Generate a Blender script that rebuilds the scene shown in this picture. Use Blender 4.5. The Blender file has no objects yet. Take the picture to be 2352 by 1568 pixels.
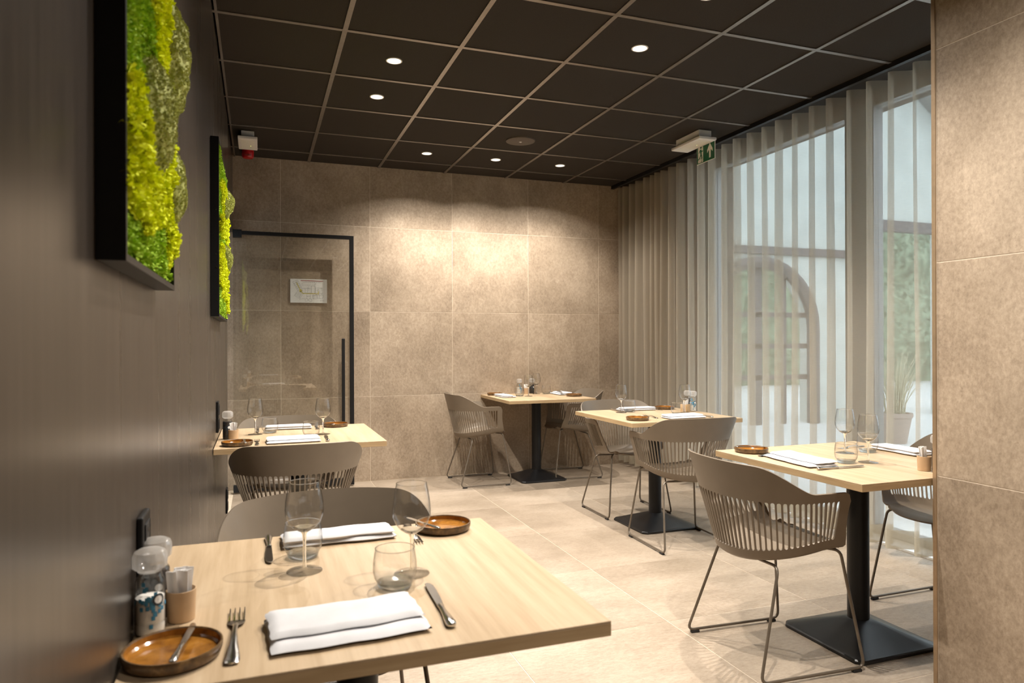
import bpy, bmesh, math, random
from mathutils import Vector, Matrix, noise

random.seed(7)
S = bpy.context.scene
C = S.collection
PI = math.pi

# ------------------------------------------------------------------ camera
CAM_H = 1.2256
YAW, PITCH, ROLL = 0.3482, 0.0011, 0.0033
cam_data = bpy.data.cameras.new('camera')
cam = bpy.data.objects.new('camera', cam_data)
C.objects.link(cam)
S.camera = cam
cam_data.sensor_width = 36.0
cam_data.lens = 1603.43 * 36.0 / 2352.0
cam_data.clip_start = 0.02
cam_data.clip_end = 200
_c, _s = math.cos(YAW), math.sin(YAW)
_R = Vector((_c, -_s, 0)); _D0 = Vector((_s, _c, 0)); _U0 = Vector((0, 0, 1))
_D = _D0 * math.cos(PITCH) + _U0 * math.sin(PITCH)
_U = -_D0 * math.sin(PITCH) + _U0 * math.cos(PITCH)
_Rr = _R * math.cos(ROLL) - _U * math.sin(ROLL)
_Ur = _R * math.sin(ROLL) + _U * math.cos(ROLL)
cam.matrix_world = Matrix(((_Rr.x, _Ur.x, -_D.x, 0), (_Rr.y, _Ur.y, -_D.y, 0), (_Rr.z, _Ur.z, -_D.z, CAM_H), (0, 0, 0, 1)))
cam_data.dof.use_dof = True
cam_data.dof.focus_distance = 3.9
cam_data.dof.aperture_fstop = 5.6

# ------------------------------------------------------------------ world and exposure
W = bpy.data.worlds.new('overcast_sky'); S.world = W
W.use_nodes = True
bg = W.node_tree.nodes['Background']
bg.inputs['Color'].default_value = (0.77, 0.885, 1.0, 1)
bg.inputs['Strength'].default_value = 3.1
S.view_settings.view_transform = 'Standard'
S.view_settings.look = 'None'
S.view_settings.gamma = 1.0
S.view_settings.use_curve_mapping = False
S.view_settings.exposure = 0.20
S.cycles.use_denoising = True
S.cycles.max_bounces = 5
S.cycles.diffuse_bounces = 3
S.cycles.glossy_bounces = 3
S.cycles.transmission_bounces = 5
S.cycles.transparent_max_bounces = 16
S.cycles.use_adaptive_sampling = True
S.cycles.adaptive_threshold = 0.2
S.cycles.caustics_reflective = False
S.cycles.caustics_refractive = False
S.cycles.sample_clamp_indirect = 6.0

LAMP_COLOR = (1.0, 0.925, 0.835)
LAMP_POWER = 84.0    # beam of one downlight
LAMP_SPILL = 11.0     # its wide soft spill

# ------------------------------------------------------------------ room dimensions
WX = -0.20        # left wall
BY = 6.255        # back wall
RX = 3.62         # window wall
H = 2.785         # ceiling
PX, PY = 2.252, 1.813   # stone nib wall: face and end
RY = -3.4         # wall behind the camera
TZ = 0.737        # table height
Q = 0.753         # stone tile pitch
GX0, GY0, GP = -0.1903, 2.9546, 0.6   # ceiling grid

# ------------------------------------------------------------------ helpers
class MB:
    def __init__(s): s.v = []; s.f = []
    def add(s, vs, fs):
        o = len(s.v); s.v += [tuple(p) for p in vs]; s.f += [tuple(i + o for i in f) for f in fs]
        return s
    def box(s, x0, x1, y0, y1, z0, z1):
        return s.add([(x0,y0,z0),(x1,y0,z0),(x1,y1,z0),(x0,y1,z0),(x0,y0,z1),(x1,y0,z1),(x1,y1,z1),(x0,y1,z1)],
              [(0,3,2,1),(4,5,6,7),(0,1,5,4),(1,2,6,5),(2,3,7,6),(3,0,4,7)])
    def lathe(s, prof, n=32, c=(0,0), squash=None, a0=0.0, a1=None):
        full = a1 is None
        m = n if full else n + 1
        vs = []
        for r, z in prof:
            for k in range(m):
                a = a0 + (2*PI*k/n if full else (a1-a0)*k/n)
                vs.append((c[0]+r*math.cos(a), c[1]+r*math.sin(a), z))
        fs = []
        for i in range(len(prof)-1):
            for k in range(n):
                k2 = (k+1) % m
                fs.append((i*m+k, i*m+k2, (i+1)*m+k2, (i+1)*m+k))
        return s.add(vs, fs)
    def disc(s, r, z, n=32, c=(0,0), up=True):
        vs = [(c[0]+r*math.cos(2*PI*k/n), c[1]+r*math.sin(2*PI*k/n), z) for k in range(n)]
        return s.add(vs, [tuple(range(n)) if up else tuple(reversed(range(n)))])
    def tube(s, pts, r, n=8, caps=True):
        pts = [Vector(p) for p in pts]
        rs = r if isinstance(r, (list, tuple)) else [r]*len(pts)
        vs = []; up = None
        for i, p in enumerate(pts):
            a = pts[max(i-1,0)]; b = pts[min(i+1,len(pts)-1)]
            t = (b-a).normalized()
            if up is None:
                up = Vector((0,0,1)) if abs(t.z) < .9 else Vector((1,0,0))
            u = t.cross(up)
            if u.length < 1e-6: u = t.orthogonal()
            u.normalize(); w = u.cross(t).normalized(); up = w
            for k in range(n):
                g = 2*PI*k/n
                vs.append(p + (u*math.cos(g) + w*math.sin(g))*rs[i])
        fs = []
        for i in range(len(pts)-1):
            for k in range(n):
                fs.append((i*n+k, (i+1)*n+k, (i+1)*n+(k+1)%n, i*n+(k+1)%n))
        if caps:
            fs.append(tuple(range(n))); fs.append(tuple(reversed(range((len(pts)-1)*n, len(pts)*n))))
        return s.add(vs, fs)
    def poly(s, pts, z0, z1):
        n = len(pts)
        vs = [(x,y,z0) for x,y in pts] + [(x,y,z1) for x,y in pts]
        fs = [tuple(reversed(range(n))), tuple(range(n,2*n))] + [(i,(i+1)%n,n+(i+1)%n,n+i) for i in range(n)]
        return s.add(vs, fs)
    def grid(s, P, nu, nv, fn=None):
        vs = [P(i,j) for i in range(nu+1) for j in range(nv+1)]
        fs = [(i*(nv+1)+j,(i+1)*(nv+1)+j,(i+1)*(nv+1)+j+1,i*(nv+1)+j+1) for i in range(nu) for j in range(nv)]
        return s.add(vs, fs)
    def mesh(s, name, mat, smooth=None, bevel=0, segs=2, solid=0, merge=False):
        me = bpy.data.meshes.new(name)
        me.from_pydata(s.v, [], s.f)
        bm = bmesh.new(); bm.from_mesh(me)
        if merge: bmesh.ops.remove_doubles(bm, verts=bm.verts[:], dist=1e-5)
        if not solid: bmesh.ops.recalc_face_normals(bm, faces=bm.faces[:])
        if bevel:
            es = [e for e in bm.edges if len(e.link_faces) == 2 and e.calc_face_angle(0) > .6]
            bmesh.ops.bevel(bm, geom=es, offset=bevel, segments=segs, profile=.5, affect='EDGES')
        bm.to_mesh(me); bm.free()
        me.materials.append(mat)
        if solid:
            ob = bpy.data.objects.new('tmp', me); C.objects.link(ob)
            md = ob.modifiers.new('s', 'SOLIDIFY'); md.thickness = solid; md.offset = 0; md.use_even_offset = True
            bpy.context.view_layer.update()
            dg = bpy.context.evaluated_depsgraph_get()
            m2 = bpy.data.meshes.new_from_object(ob.evaluated_get(dg))
            bpy.data.objects.remove(ob); bpy.data.meshes.remove(me)
            me = m2; me.name = name
        if smooth is not None:
            me.shade_smooth()
            me.set_sharp_from_angle(angle=smooth)
        return me

def link(name, me, parent=None, loc=(0,0,0), rot=(0,0,0), scale=None):
    o = bpy.data.objects.new(name, me); C.objects.link(o)
    if parent: o.parent = parent
    o.location = loc; o.rotation_euler = rot
    if scale: o.scale = scale
    return o
def tag(o, label, cat, group=None):
    o['label'] = label; o['category'] = cat
    if group: o['group'] = group
    return o
def thing(name, label, cat, loc=(0,0,0), rotz=0, group=None):
    o = bpy.data.objects.new(name, None); C.objects.link(o)
    o.empty_display_size = .05
    o.location = loc; o.rotation_euler = (0,0,rotz)
    return tag(o, label, cat, group)
def struct(name, me, parent=None, loc=(0,0,0)):
    o = link(name, me, parent, loc); 
    if not parent: o['kind'] = 'structure'
    return o
_cache = {}
def cached(key, fn):
    if key not in _cache: _cache[key] = fn()
    return _cache[key]
def boxmesh(name, dims, mat, bevel=0, segs=2, smooth=None):
    def mk():
        x, y, z = dims
        return MB().box(-x/2,x/2,-y/2,y/2,-z/2,z/2).mesh(name, mat, smooth=smooth, bevel=bevel, segs=segs)
    return cached((name, tuple(round(d,4) for d in dims), mat.name, bevel), mk)
def boxat(name, x0,x1,y0,y1,z0,z1, mat, parent=None, bevel=0):
    me = boxmesh(name, (x1-x0,y1-y0,z1-z0), mat, bevel)
    return link(name, me, parent, ((x0+x1)/2,(y0+y1)/2,(z0+z1)/2))
def sm(a, b, x):
    t = max(0,min(1,(x-a)/(b-a))); return t*t*(3-2*t)
def round_path(pts, r, seg=5):
    out = [Vector(pts[0])]
    for i in range(1,len(pts)-1):
        p = Vector(pts[i]); a = (Vector(pts[i-1])-p); b = (Vector(pts[i+1])-p)
        ra = min(r, a.length*.45, b.length*.45)
        p0 = p + a.normalized()*ra; p1 = p + b.normalized()*ra
        for k in range(seg+1):
            t = k/seg
            out.append(p0*(1-t)**2 + p*2*t*(1-t) + p1*t*t)
    out.append(Vector(pts[-1]))
    return out

# ------------------------------------------------------------------ materials
class N:
    def __init__(s, name):
        s.m = bpy.data.materials.new(name); s.m.use_nodes = True
        s.t = s.m.node_tree; s.n = s.t.nodes; s.b = s.n['Principled BSDF']; s.out = s.n['Material Output']
    def node(s, typ, **kw):
        n = s.n.new(typ)
        for k, v in kw.items():
            if k.startswith('i_'):
                n.inputs[k[2:].replace('_',' ')].default_value = v
            else: setattr(n, k, v)
        return n
    def l(s, a, b): s.t.links.new(a, b)
    def ramp(s, fac, stops):
        r = s.n.new('ShaderNodeValToRGB'); e = r.color_ramp.elements
        while len(e) < len(stops): e.new(.5)
        for el, (p, c) in zip(e, stops): el.position = p; el.color = (*c, 1)
        s.l(fac, r.inputs[0]); return r.outputs[0]
    def coords(s, scale=(1,1,1), rnd=0, kind='Object'):
        tc = s.n.new('ShaderNodeTexCoord'); mp = s.n.new('ShaderNodeMapping')
        mp.inputs['Scale'].default_value = scale
        s.l(tc.outputs[kind], mp.inputs['Vector'])
        if rnd:
            oi = s.n.new('ShaderNodeObjectInfo'); mu = s.node('ShaderNodeMath', operation='MULTIPLY'); mu.inputs[1].default_value = rnd
            s.l(oi.outputs['Random'], mu.inputs[0]); 
            cb = s.n.new('ShaderNodeCombineXYZ')
            s.l(mu.outputs[0], cb.inputs[0]); s.l(mu.outputs[0], cb.inputs[1]); s.l(mu.outputs[0], cb.inputs[2])
            s.l(cb.outputs[0], mp.inputs['Location'])
        return mp.outputs[0]
    def noise(s, vec, scale, detail=4, rough=.55):
        n = s.node('ShaderNodeTexNoise'); n.inputs['Scale'].default_value = scale; n.inputs['Detail'].default_value = detail; n.inputs['Roughness'].default_value = rough
        s.l(vec, n.inputs['Vector']); return n.outputs['Fac']
    def mix(s, fac, a, b, mode='MIX'):
        n = s.node('ShaderNodeMix', data_type='RGBA', blend_type=mode)
        if isinstance(fac, float): n.inputs[0].default_value = fac
        else: s.l(fac, n.inputs[0])
        for v, i in ((a,6),(b,7)):
            if isinstance(v, tuple): n.inputs[i].default_value = (*v[:3],1)
            else: s.l(v, n.inputs[i])
        return n.outputs[2]
    def bump(s, h, strength, dist=.01):
        b = s.node('ShaderNodeBump'); b.inputs['Strength'].default_value = strength; b.inputs['Distance'].default_value = dist
        s.l(h, b.inputs['Height']); s.l(b.outputs[0], s.b.inputs['Normal'])
    def base(s, col=None, rough=.5, metal=0, spec=.5):
        if col is not None:
            if isinstance(col, tuple): s.b.inputs['Base Color'].default_value = (*col[:3],1)
            else: s.l(col, s.b.inputs['Base Color'])
        s.b.inputs['Roughness'].default_value = rough
        s.b.inputs['Metallic'].default_value = metal
        s.b.inputs['Specular IOR Level'].default_value = spec
        return s.m

def plain(name, col, rough=.5, metal=0, spec=.5, var=.08, scale=30):
    a = N(name); v = a.coords()
    f = a.noise(v, scale, 3)
    lo = tuple(c*(1-var) for c in col); hi = tuple(min(1,c*(1+var)) for c in col)
    return a.base(a.ramp(f, [(.3,lo),(.7,hi)]), rough, metal, spec)

def stone(name, dark, mid, light, stretch=(1,1,1), rough=.5):
    a = N(name)
    v = a.coords(rnd=37.0)
    vs = a.coords(scale=stretch, rnd=37.0)
    big = a.noise(vs, 2.6, 6, .64)
    fine = a.noise(vs, 62, 5, .80)
    pit = a.noise(v, 95, 4, .75)
    c1 = a.ramp(big, [(.33,dark),(.50,mid),(.64,light)])
    c2 = a.ramp(fine, [(.36,dark),(.50,mid),(.64,light)])
    c = a.mix(.52, c1, c2)
    low = a.noise(v, 1.7, 3, .6)
    c = a.mix(1.0, c, a.ramp(low, [(.34,(.84,.83,.81)),(.60,(1.04,1.04,1.04))]), 'MULTIPLY')
    p = a.ramp(pit, [(.28,(.74,.72,.70)),(.42,(1,1,1))])
    c = a.mix(1.0, c, p, 'MULTIPLY')
    oi = a.n.new('ShaderNodeObjectInfo')
    tint = a.ramp(oi.outputs['Random'], [(0,(.93,.92,.91)),(1,(1.0,1.0,1.0))])
    c = a.mix(1.0, c, tint, 'MULTIPLY')
    a.bump(fine, .12, .004)
    return a.base(c, rough, 0, .4)

M = {}
M['wall_tile'] = stone('stone_wall_tile', (.240,.181,.127), (.385,.301,.218), (.520,.420,.317), (1,1,.75), .62)
M['floor_tile'] = stone('stone_floor_tile', (.275,.216,.158), (.385,.310,.235), (.470,.390,.308), (.55,1.5,1), .42)
M['grout'] = plain('pale_grout', (.70,.60,.47), .8)
M['trim_metal'] = plain('bronze_edge_trim', (.42,.30,.19), .4, .6)

a = N('dark_wood_panel'); v = a.coords(scale=(1,1,.035), rnd=0)
f = a.noise(v, 55, 5, .6)
col = a.ramp(f, [(.3,(.034,.027,.0215)),(.7,(.062,.050,.040))])
g = a.noise(v, 14, 3)
rr = a.node('ShaderNodeMapRange'); rr.inputs['To Min'].default_value = .24; rr.inputs['To Max'].default_value = .33
a.l(g, rr.inputs['Value'])
M['panel'] = a.base(col, .36, 0, .5); a.l(rr.outputs[0], a.b.inputs['Roughness']); a.bump(f, .05, .002)

a = N('ceiling_felt'); v = a.coords(); f = a.noise(v, 240, 3, .7)
M['ceil'] = a.base(a.ramp(f, [(.3,(.026,.021,.0165)),(.7,(.042,.034,.027))]), .9, 0, .2)
M['tbar'] = plain('dark_grid_metal', (.30,.27,.24), .34, .85)
M['ceil_slab'] = plain('ceiling_plain', (.022,.018,.014), .9)
M['black'] = plain('black_powder_coat', (.008,.008,.0085), .42, 0, .3)
M['black_soft'] = plain('black_rubber', (.014,.013,.013), .6)
M['base_black'] = plain('black_base_coat', (.010,.010,.011), .34, 0, .5)
M['shell'] = plain('taupe_plastic', (.180,.143,.104), .44, 0, .45, .04, 12)
M['shell_rod'] = plain('taupe_rod', (.15,.122,.092), .36, .3)
M['steel'] = plain('polished_steel', (.62,.60,.57), .16, 1.0, .5, .04)
M['napkin'] = None
a = N('white_cotton'); v = a.coords(); f = a.noise(v, 420, 2); f2 = a.noise(v, 18, 4)
a.base(a.ramp(f2, [(.3,(.55,.545,.555)),(.7,(.62,.615,.63))]), .85, 0, .2); a.bump(f, .15, .001); M['napkin'] = a.m
a = N('beige_wood_laminate'); v = a.coords(scale=(1,.055,1), rnd=11.0)
w = a.noise(v, 46, 6, .62); b_ = a.noise(v, 9, 4, .5)
c1 = a.ramp(w, [(.30,(.420,.302,.182)),(.55,(.515,.385,.248)),(.75,(.575,.447,.300))])
c2 = a.ramp(b_, [(.3,(.86,.84,.80)),(.7,(1,1,1))])
M['wood'] = a.base(a.mix(1.0, c1, c2, 'MULTIPLY'), .40, 0, .4)
a = N('laminate_edge'); v = a.coords(scale=(.08,.08,1)); w = a.noise(v, 60, 4)
M['wood_edge'] = a.base(a.ramp(w, [(.3,(.38,.255,.13)),(.7,(.50,.355,.20))]), .45)
a = N('brown_glaze'); v = a.coords(rnd=9.0); f = a.noise(v, 26, 5, .6)
M['glaze'] = a.base(a.ramp(f, [(.3,(.14,.050,.008)),(.55,(.32,.135,.022)),(.75,(.46,.22,.05))]), .14, 0, .6)
a = N('brown_stoneware'); v = a.coords(rnd=9.0); f = a.noise(v, 60, 5, .65)
M['ware'] = a.base(a.ramp(f, [(.3,(.045,.026,.014)),(.55,(.13,.075,.032)),(.75,(.28,.17,.07))]), .3, 0, .5)
M['card'] = plain('kraft_card', (.50,.34,.20), .7, 0, .3, .06)
M['maple'] = plain('light_wood_cup', (.62,.42,.22), .5, 0, .3, .15, 40)
M['paper'] = plain('white_paper', (.90,.88,.86), .7, 0, .3, .03)
M['salt'] = plain('white_salt', (.80,.77,.72), .8, 0, .3, .06, 300)
M['pepper'] = plain('peppercorns', (.035,.026,.022), .6, 0, .4, .7, 260)
M['blue_print'] = plain('blue_print', (.05,.22,.36), .5, 0, .4, .3, 90)
M['dark_print'] = plain('dark_print', (.03,.04,.05), .5)
M['white_print'] = plain('white_print', (.85,.85,.83), .5, 0, .4, .02)
M['white_plastic'] = plain('white_plastic', (.78,.76,.73), .4, 0, .4, .02)
M['red_plastic'] = plain('red_plastic', (.45,.008,.010), .35, 0, .5, .05)
M['green_sign'] = plain('green_sign', (.008,.11,.045), .4, 0, .4, .04)
M['sign_white'] = plain('sign_white', (.80,.78,.70), .4, 0, .3, .02)
M['speaker'] = plain('speaker_grille', (.085,.066,.05), .6, .2)
M['red_print'] = plain('red_print', (.35,.03,.03), .5)
M['yellow_print'] = plain('yellow_print', (.75,.66,.18), .5)
M['grey_print'] = plain('grey_print', (.36,.35,.33), .5)
M['alu'] = plain('grey_aluminium', (.30,.29,.28), .45, .3)
M['lintel'] = plain('brown_lintel', (.16,.12,.09), .7, 0, .3, .35, 14)
M['plaster'] = plain('pale_plaster', (.50,.52,.48), .9, 0, .2, .10, 2.5)
M['out_frame'] = plain('brown_outside_frame', (.10,.085,.085), .6)
M['gravel'] = plain('pale_gravel', (.62,.62,.60), .95, 0, .2, .35, 60)
M['hedge'] = plain('hedge_leaves', (.20,.25,.17), .8, 0, .2, .5, 5)
M['terracotta'] = plain('clay_pot', (.34,.26,.22), .8)
M['straw'] = plain('dry_grass', (.42,.40,.27), .8)

def thin_glass(name, tint=(.96,.97,.97), edge=(.50,.54,.55), rough=0.0, pw=2.2):
    a = N(name)
    lw = a.node('ShaderNodeLayerWeight'); lw.inputs['Blend'].default_value = .5
    p = a.node('ShaderNodeMath', operation='POWER'); p.inputs[1].default_value = pw*1.6
    a.l(lw.outputs['Facing'], p.inputs[0])
    tr = a.node('ShaderNodeBsdfTransparent'); gl = a.node('ShaderNodeBsdfGlossy'); gl.inputs['Roughness'].default_value = rough
    a.l(a.mix(p.outputs[0], tint, edge), tr.inputs['Color'])
    p5 = a.node('ShaderNodeMath', operation='POWER'); p5.inputs[1].default_value = 4.0; a.l(lw.outputs['Facing'], p5.inputs[0])
    fr = a.node('ShaderNodeMath', operation='MULTIPLY_ADD'); fr.inputs[1].default_value = .88; fr.inputs[2].default_value = .075; a.l(p5.outputs[0], fr.inputs[0])
    ms = a.node('ShaderNodeMixShader')
    a.l(fr.outputs[0], ms.inputs[0]); a.l(tr.outputs[0], ms.inputs[1]); a.l(gl.outputs[0], ms.inputs[2])
    a.l(ms.outputs[0], a.out.inputs['Surface'])
    return a.m
M['glass'] = thin_glass('clear_drinking_glass', (.985,.988,.985), (.07,.075,.08), .012, 2.2)
def solid_glass(name):
    a = N(name); g = a.node('ShaderNodeBsdfGlass'); g.inputs['IOR'].default_value = 1.5; g.inputs['Color'].default_value = (.97,.98,.98,1)
    a.l(g.outputs[0], a.out.inputs['Surface']); return a.m
M['solid_glass'] = solid_glass('thick_clear_glass')
a = N('glass_base'); g_ = a.node('ShaderNodeBsdfGlass'); g_.inputs['IOR'].default_value = 1.5; g_.inputs['Color'].default_value = (.95,.98,.985,1)
t_ = a.node('ShaderNodeBsdfTransparent'); t_.inputs['Color'].default_value = (.94,.96,.965,1); m_ = a.node('ShaderNodeMixShader'); m_.inputs[0].default_value = .5
a.l(g_.outputs[0], m_.inputs[1]); a.l(t_.outputs[0], m_.inputs[2]); a.l(m_.outputs[0], a.out.inputs['Surface']); M['base_glass'] = a.m
M['pane'] = thin_glass('window_pane', (.96,.975,.97), (.80,.84,.84))
M['door_pane'] = thin_glass('door_pane', (.972,.972,.955), (.80,.82,.80))

def sheer(name, col, transp, dens):
    a = N(name)
    v = a.coords(scale=(1,1,1))
    f = a.noise(a.coords(scale=(30,30,1)), 30, 3); f2 = a.noise(a.coords(scale=(1,1,22)), 30, 3)
    d = a.node('ShaderNodeBsdfDiffuse'); tl = a.node('ShaderNodeBsdfTranslucent'); tr = a.node('ShaderNodeBsdfTransparent')
    cc = a.mix(f, tuple(c*.85 for c in col), col); cc = a.mix(f2, tuple(c*.8 for c in col), cc)
    a.l(cc, d.inputs['Color']); a.l(cc, tl.inputs['Color'])
    m1 = a.node('ShaderNodeMixShader'); m1.inputs[0].default_value = dens
    a.l(d.outputs[0], m1.inputs[1]); a.l(tl.outputs[0], m1.inputs[2])
    m2 = a.node('ShaderNodeMixShader'); m2.inputs[0].default_value = transp
    a.l(m1.outputs[0], m2.inputs[1]); a.l(tr.outputs[0], m2.inputs[2])
    a.l(m2.outputs[0], a.out.inputs['Surface'])
    return a.m
M['sheer'] = sheer('sheer_linen', (.66,.585,.47), .55, .38)
M['sheer_hem'] = sheer('linen_hem', (.56,.49,.37), .16, .40)

def emitter(name, col, strength):
    a = N(name); e = a.node('ShaderNodeEmission'); e.inputs['Color'].default_value = (*col,1); e.inputs['Strength'].default_value = strength
    a.l(e.outputs[0], a.out.inputs['Surface']); return a.m
M['led'] = emitter('led_disc', (1,.95,.88), 26.0)
M['led_dot'] = emitter('status_led', (.9,1,.3), 1.5)
M['strip_lamp'] = emitter('strip_lamp', (1,.85,.6), 9.0)
M['reflector'] = plain('white_reflector', (.85,.82,.76), .4, 0, .4, .01)

def moss_mat(name, lo, mid, hi):
    a = N(name); v = a.coords(); f = a.noise(v, 60, 4, .7)
    return a.base(a.ramp(f, [(.3,lo),(.5,mid),(.72,hi)]), .8, 0, .2)
M['moss_green'] = moss_mat('green_moss', (.20,.36,.02), (.36,.55,.035), (.52,.68,.08))
M['moss_yellow'] = moss_mat('yellow_moss', (.55,.62,.008), (.72,.78,.012), (.84,.88,.05))
M['moss_olive'] = moss_mat('olive_moss', (.25,.27,.075), (.38,.40,.12), (.50,.51,.19))

# ------------------------------------------------------------------ setting: floor
fl = struct('floor', MB().box(-1.6,RX+.05,RY-.1,BY+.1,-.12,-.0012).mesh('floor', M['grout']))
def tile_mesh(w, d, th, mat, name):
    return cached((name, round(w,3), round(d,3)), lambda: MB().box(-w/2,w/2,-d/2,d/2,-th,0).mesh(name, mat, bevel=.0012, segs=1))
xs = [-.20+.002, .1788] + [.1788+Q*k for k in range(1,5)] + [RX-.002]
ys = [2.645+Q*k for k in range(-8,5)] + [BY-.002]
for i in range(len(xs)-1):
    for j in range(len(ys)-1):
        x0,x1,y0,y1 = xs[i]+.0012, xs[i+1]-.0012, ys[j]+.0012, ys[j+1]-.0012
        if x0 > PX-.2 and y1 < PY-.1: continue
        o = link('floor_tile', tile_mesh(x1-x0,y1-y0,.01,M['floor_tile'],'floor_tile'), fl, ((x0+x1)/2,(y0+y1)/2,0))

# ------------------------------------------------------------------ setting: back wall with stone tiles
wb = struct('wall_back', MB().box(-1.6,RX+.05,BY+.0012,BY+.15,0,H+.1).mesh('wall_back', M['grout']))
def vtile(w, h, mat):
    return cached(('wall_tile', round(w,3), round(h,3)), lambda: MB().box(-w/2,w/2,0,.01,-h/2,h/2).mesh('wall_tile', mat, bevel=.0012, segs=1))
xw = [-.1788-Q-.39, .1788-Q, .1788] + [.1788+Q*k for k in range(1,5)] + [RX+.04]
zw = [0.0, .75, 1.502, 2.253, H+.02]
for i in range(len(xw)-1):
    for j in range(len(zw)-1):
        x0,x1,z0,z1 = xw[i]+.0013, xw[i+1]-.0013, zw[j]+.0013, zw[j+1]-.0013
        link('wall_tile', vtile(x1-x0,z1-z0,M['wall_tile']), wb, ((x0+x1)/2,BY,(z0+z1)/2))

# stone nib wall on the right
wn = struct('wall_right', MB().box(PX+.0012,RX+.05,RY,PY-.004,0,H+.1).mesh('wall_right', M['grout']))
def xtile(w, h):
    return cached(('nib_tile', round(w,3), round(h,3)), lambda: MB().box(0,.01,-w/2,w/2,-h/2,h/2).mesh('nib_tile', M['wall_tile'], bevel=.0012, segs=1))
yn = [PY-.006] + [PY-.006-Q*k for k in range(1,7)]
for i in range(len(yn)-1):
    for j in range(len(zw)-1):
        y1,y0,z0,z1 = yn[i]-.0013, yn[i+1]+.0013, zw[j]+.0013, zw[j+1]-.0013
        link('wall_tile', xtile(y1-y0,z1-z0), wn, (PX,(y0+y1)/2,(z0+z1)/2))
xe = [PX+.012, PX+.012+Q, RX]
for i in range(2):
    for j in range(len(zw)-1):
        x0,x1,z0,z1 = xe[i]+.0013, xe[i+1]-.0013, zw[j]+.0013, zw[j+1]-.0013
        me = cached(('nib_end', round(x1-x0,3), round(z1-z0,3)), lambda: MB().box(-(x1-x0)/2,(x1-x0)/2,-.01,0,-(z1-z0)/2,(z1-z0)/2).mesh('nib_end_tile', M['wall_tile'], bevel=.0012, segs=1))
        link('wall_tile', me, wn, ((x0+x1)/2,PY,(z0+z1)/2))
tr = struct('trim_1', MB().box(PX-.003,PX+.012,PY-.006,PY+.010,0,H).mesh('corner_trim', M['trim_metal'], bevel=.002))

# wall behind the camera
boxat('wall_rear', WX-.1, PX+.2, RY-.1, RY, 0, H+.1, M['wall_tile'])['kind'] = 'structure'

# ------------------------------------------------------------------ setting: left dark panelled wall with a doorway
DY0 = 5.13
wl = struct('wall_left', MB().box(WX-.12,WX,RY,DY0,0,H+.1).box(WX-.12,WX,DY0,BY+.05,2.150,H+.1).mesh('wall_left', M['panel']))
boxat('wall_corridor', -1.6,-1.5, 3.5, BY, 0, H+.1, M['wall_tile'])['kind'] = 'structure'
boxat('baseboard_left', WX, WX+.008, RY, DY0, 0, .05, M['black'])['kind'] = 'structure'

# ------------------------------------------------------------------ setting: ceiling, grid tiles and bars
ce = struct('ceiling', MB().box(-1.6,RX+.05,RY-.1,BY+.1,H+.075,H+.15).mesh('ceiling', M['ceil_slab']))
LIGHTS = [(.71,3.855),(.71,4.455),(1.31,5.655),(1.91,5.655),(2.51,5.655),(1.91,3.255),(1.91,2.655),
          (.71,2.055),(1.31,1.455),(1.31,-.945)]  # first lamp here added unseen to brighten moss and wall, last as fill
HOLE = .043
def ceil_tile(w, d):
    return cached(('ct', round(w,3), round(d,3)), lambda: MB().box(-w/2,w/2,-d/2,d/2,0,.015).mesh('ceiling_tile', M['ceil']))
def hole_tile():
    def mk():
        n = 32; h = .294; b = MB(); inner = []; outer = []
        for k in range(n):
            g = 2*PI*k/n + PI/4; x, y = math.cos(g), math.sin(g)
            m = h/max(abs(x),abs(y)); outer.append((x*m,y*m)); inner.append((x*HOLE,y*HOLE))
        vs = [(x,y,0) for x,y in outer]+[(x,y,0) for x,y in inner]+[(x,y,.015) for x,y in inner]+[(x,y,.015) for x,y in outer]
        fs = []
        for k in range(n):
            k2 = (k+1)%n
            fs += [(k,k2,n+k2,n+k),(n+k,n+k2,2*n+k2,2*n+k),(2*n+k,2*n+k2,3*n+k2,3*n+k),(3*n+k,3*n+k2,k2,k)]
        return b.add(vs,fs).mesh('ceiling_tile_cut', M['ceil'])
    return cached('hole_tile', mk)
gx = [GX0 + GP*i for i in range(0,7)]; gx[-1] = 3.335
gy = [GY0 + GP*j for j in range(-11,6)] + [BY]
for i in range(6):
    for j in range(len(gy)-1):
        cx, cy = (gx[i]+gx[i+1])/2, (gy[j]+gy[j+1])/2
        if cx > PX+.05 and cy < PY-.2: continue
        if any(abs(cx-lx) < .1 and abs(cy-ly) < .1 for lx,ly in LIGHTS):
            link('ceiling_tile', hole_tile(), ce, (cx,cy,H+.003))
        else:
            w, d = gx[i+1]-gx[i]-.012, gy[j+1]-gy[j]-.012
            link('ceiling_tile', ceil_tile(w,d), ce, (cx,cy,H+.003))
for i in range(0,6):
    y0 = RY if gx[i] < PX else PY
    boxat('grid_bar', gx[i]-.012+(.012 if i==0 else 0), gx[i]+.012, y0, BY, H-.003, H+.004, M['tbar'], ce)
for j in range(len(gy)-1):
    x1 = 3.335 if gy[j] > PY else PX
    boxat('grid_bar', WX, x1, gy[j]-.012, gy[j]+.012, H-.0025, H+.004, M['tbar'], ce)
boxat('pocket_panel', 3.335, RX, PY, BY, H+.002, H+.02, M['ceil'], ce)

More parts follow.
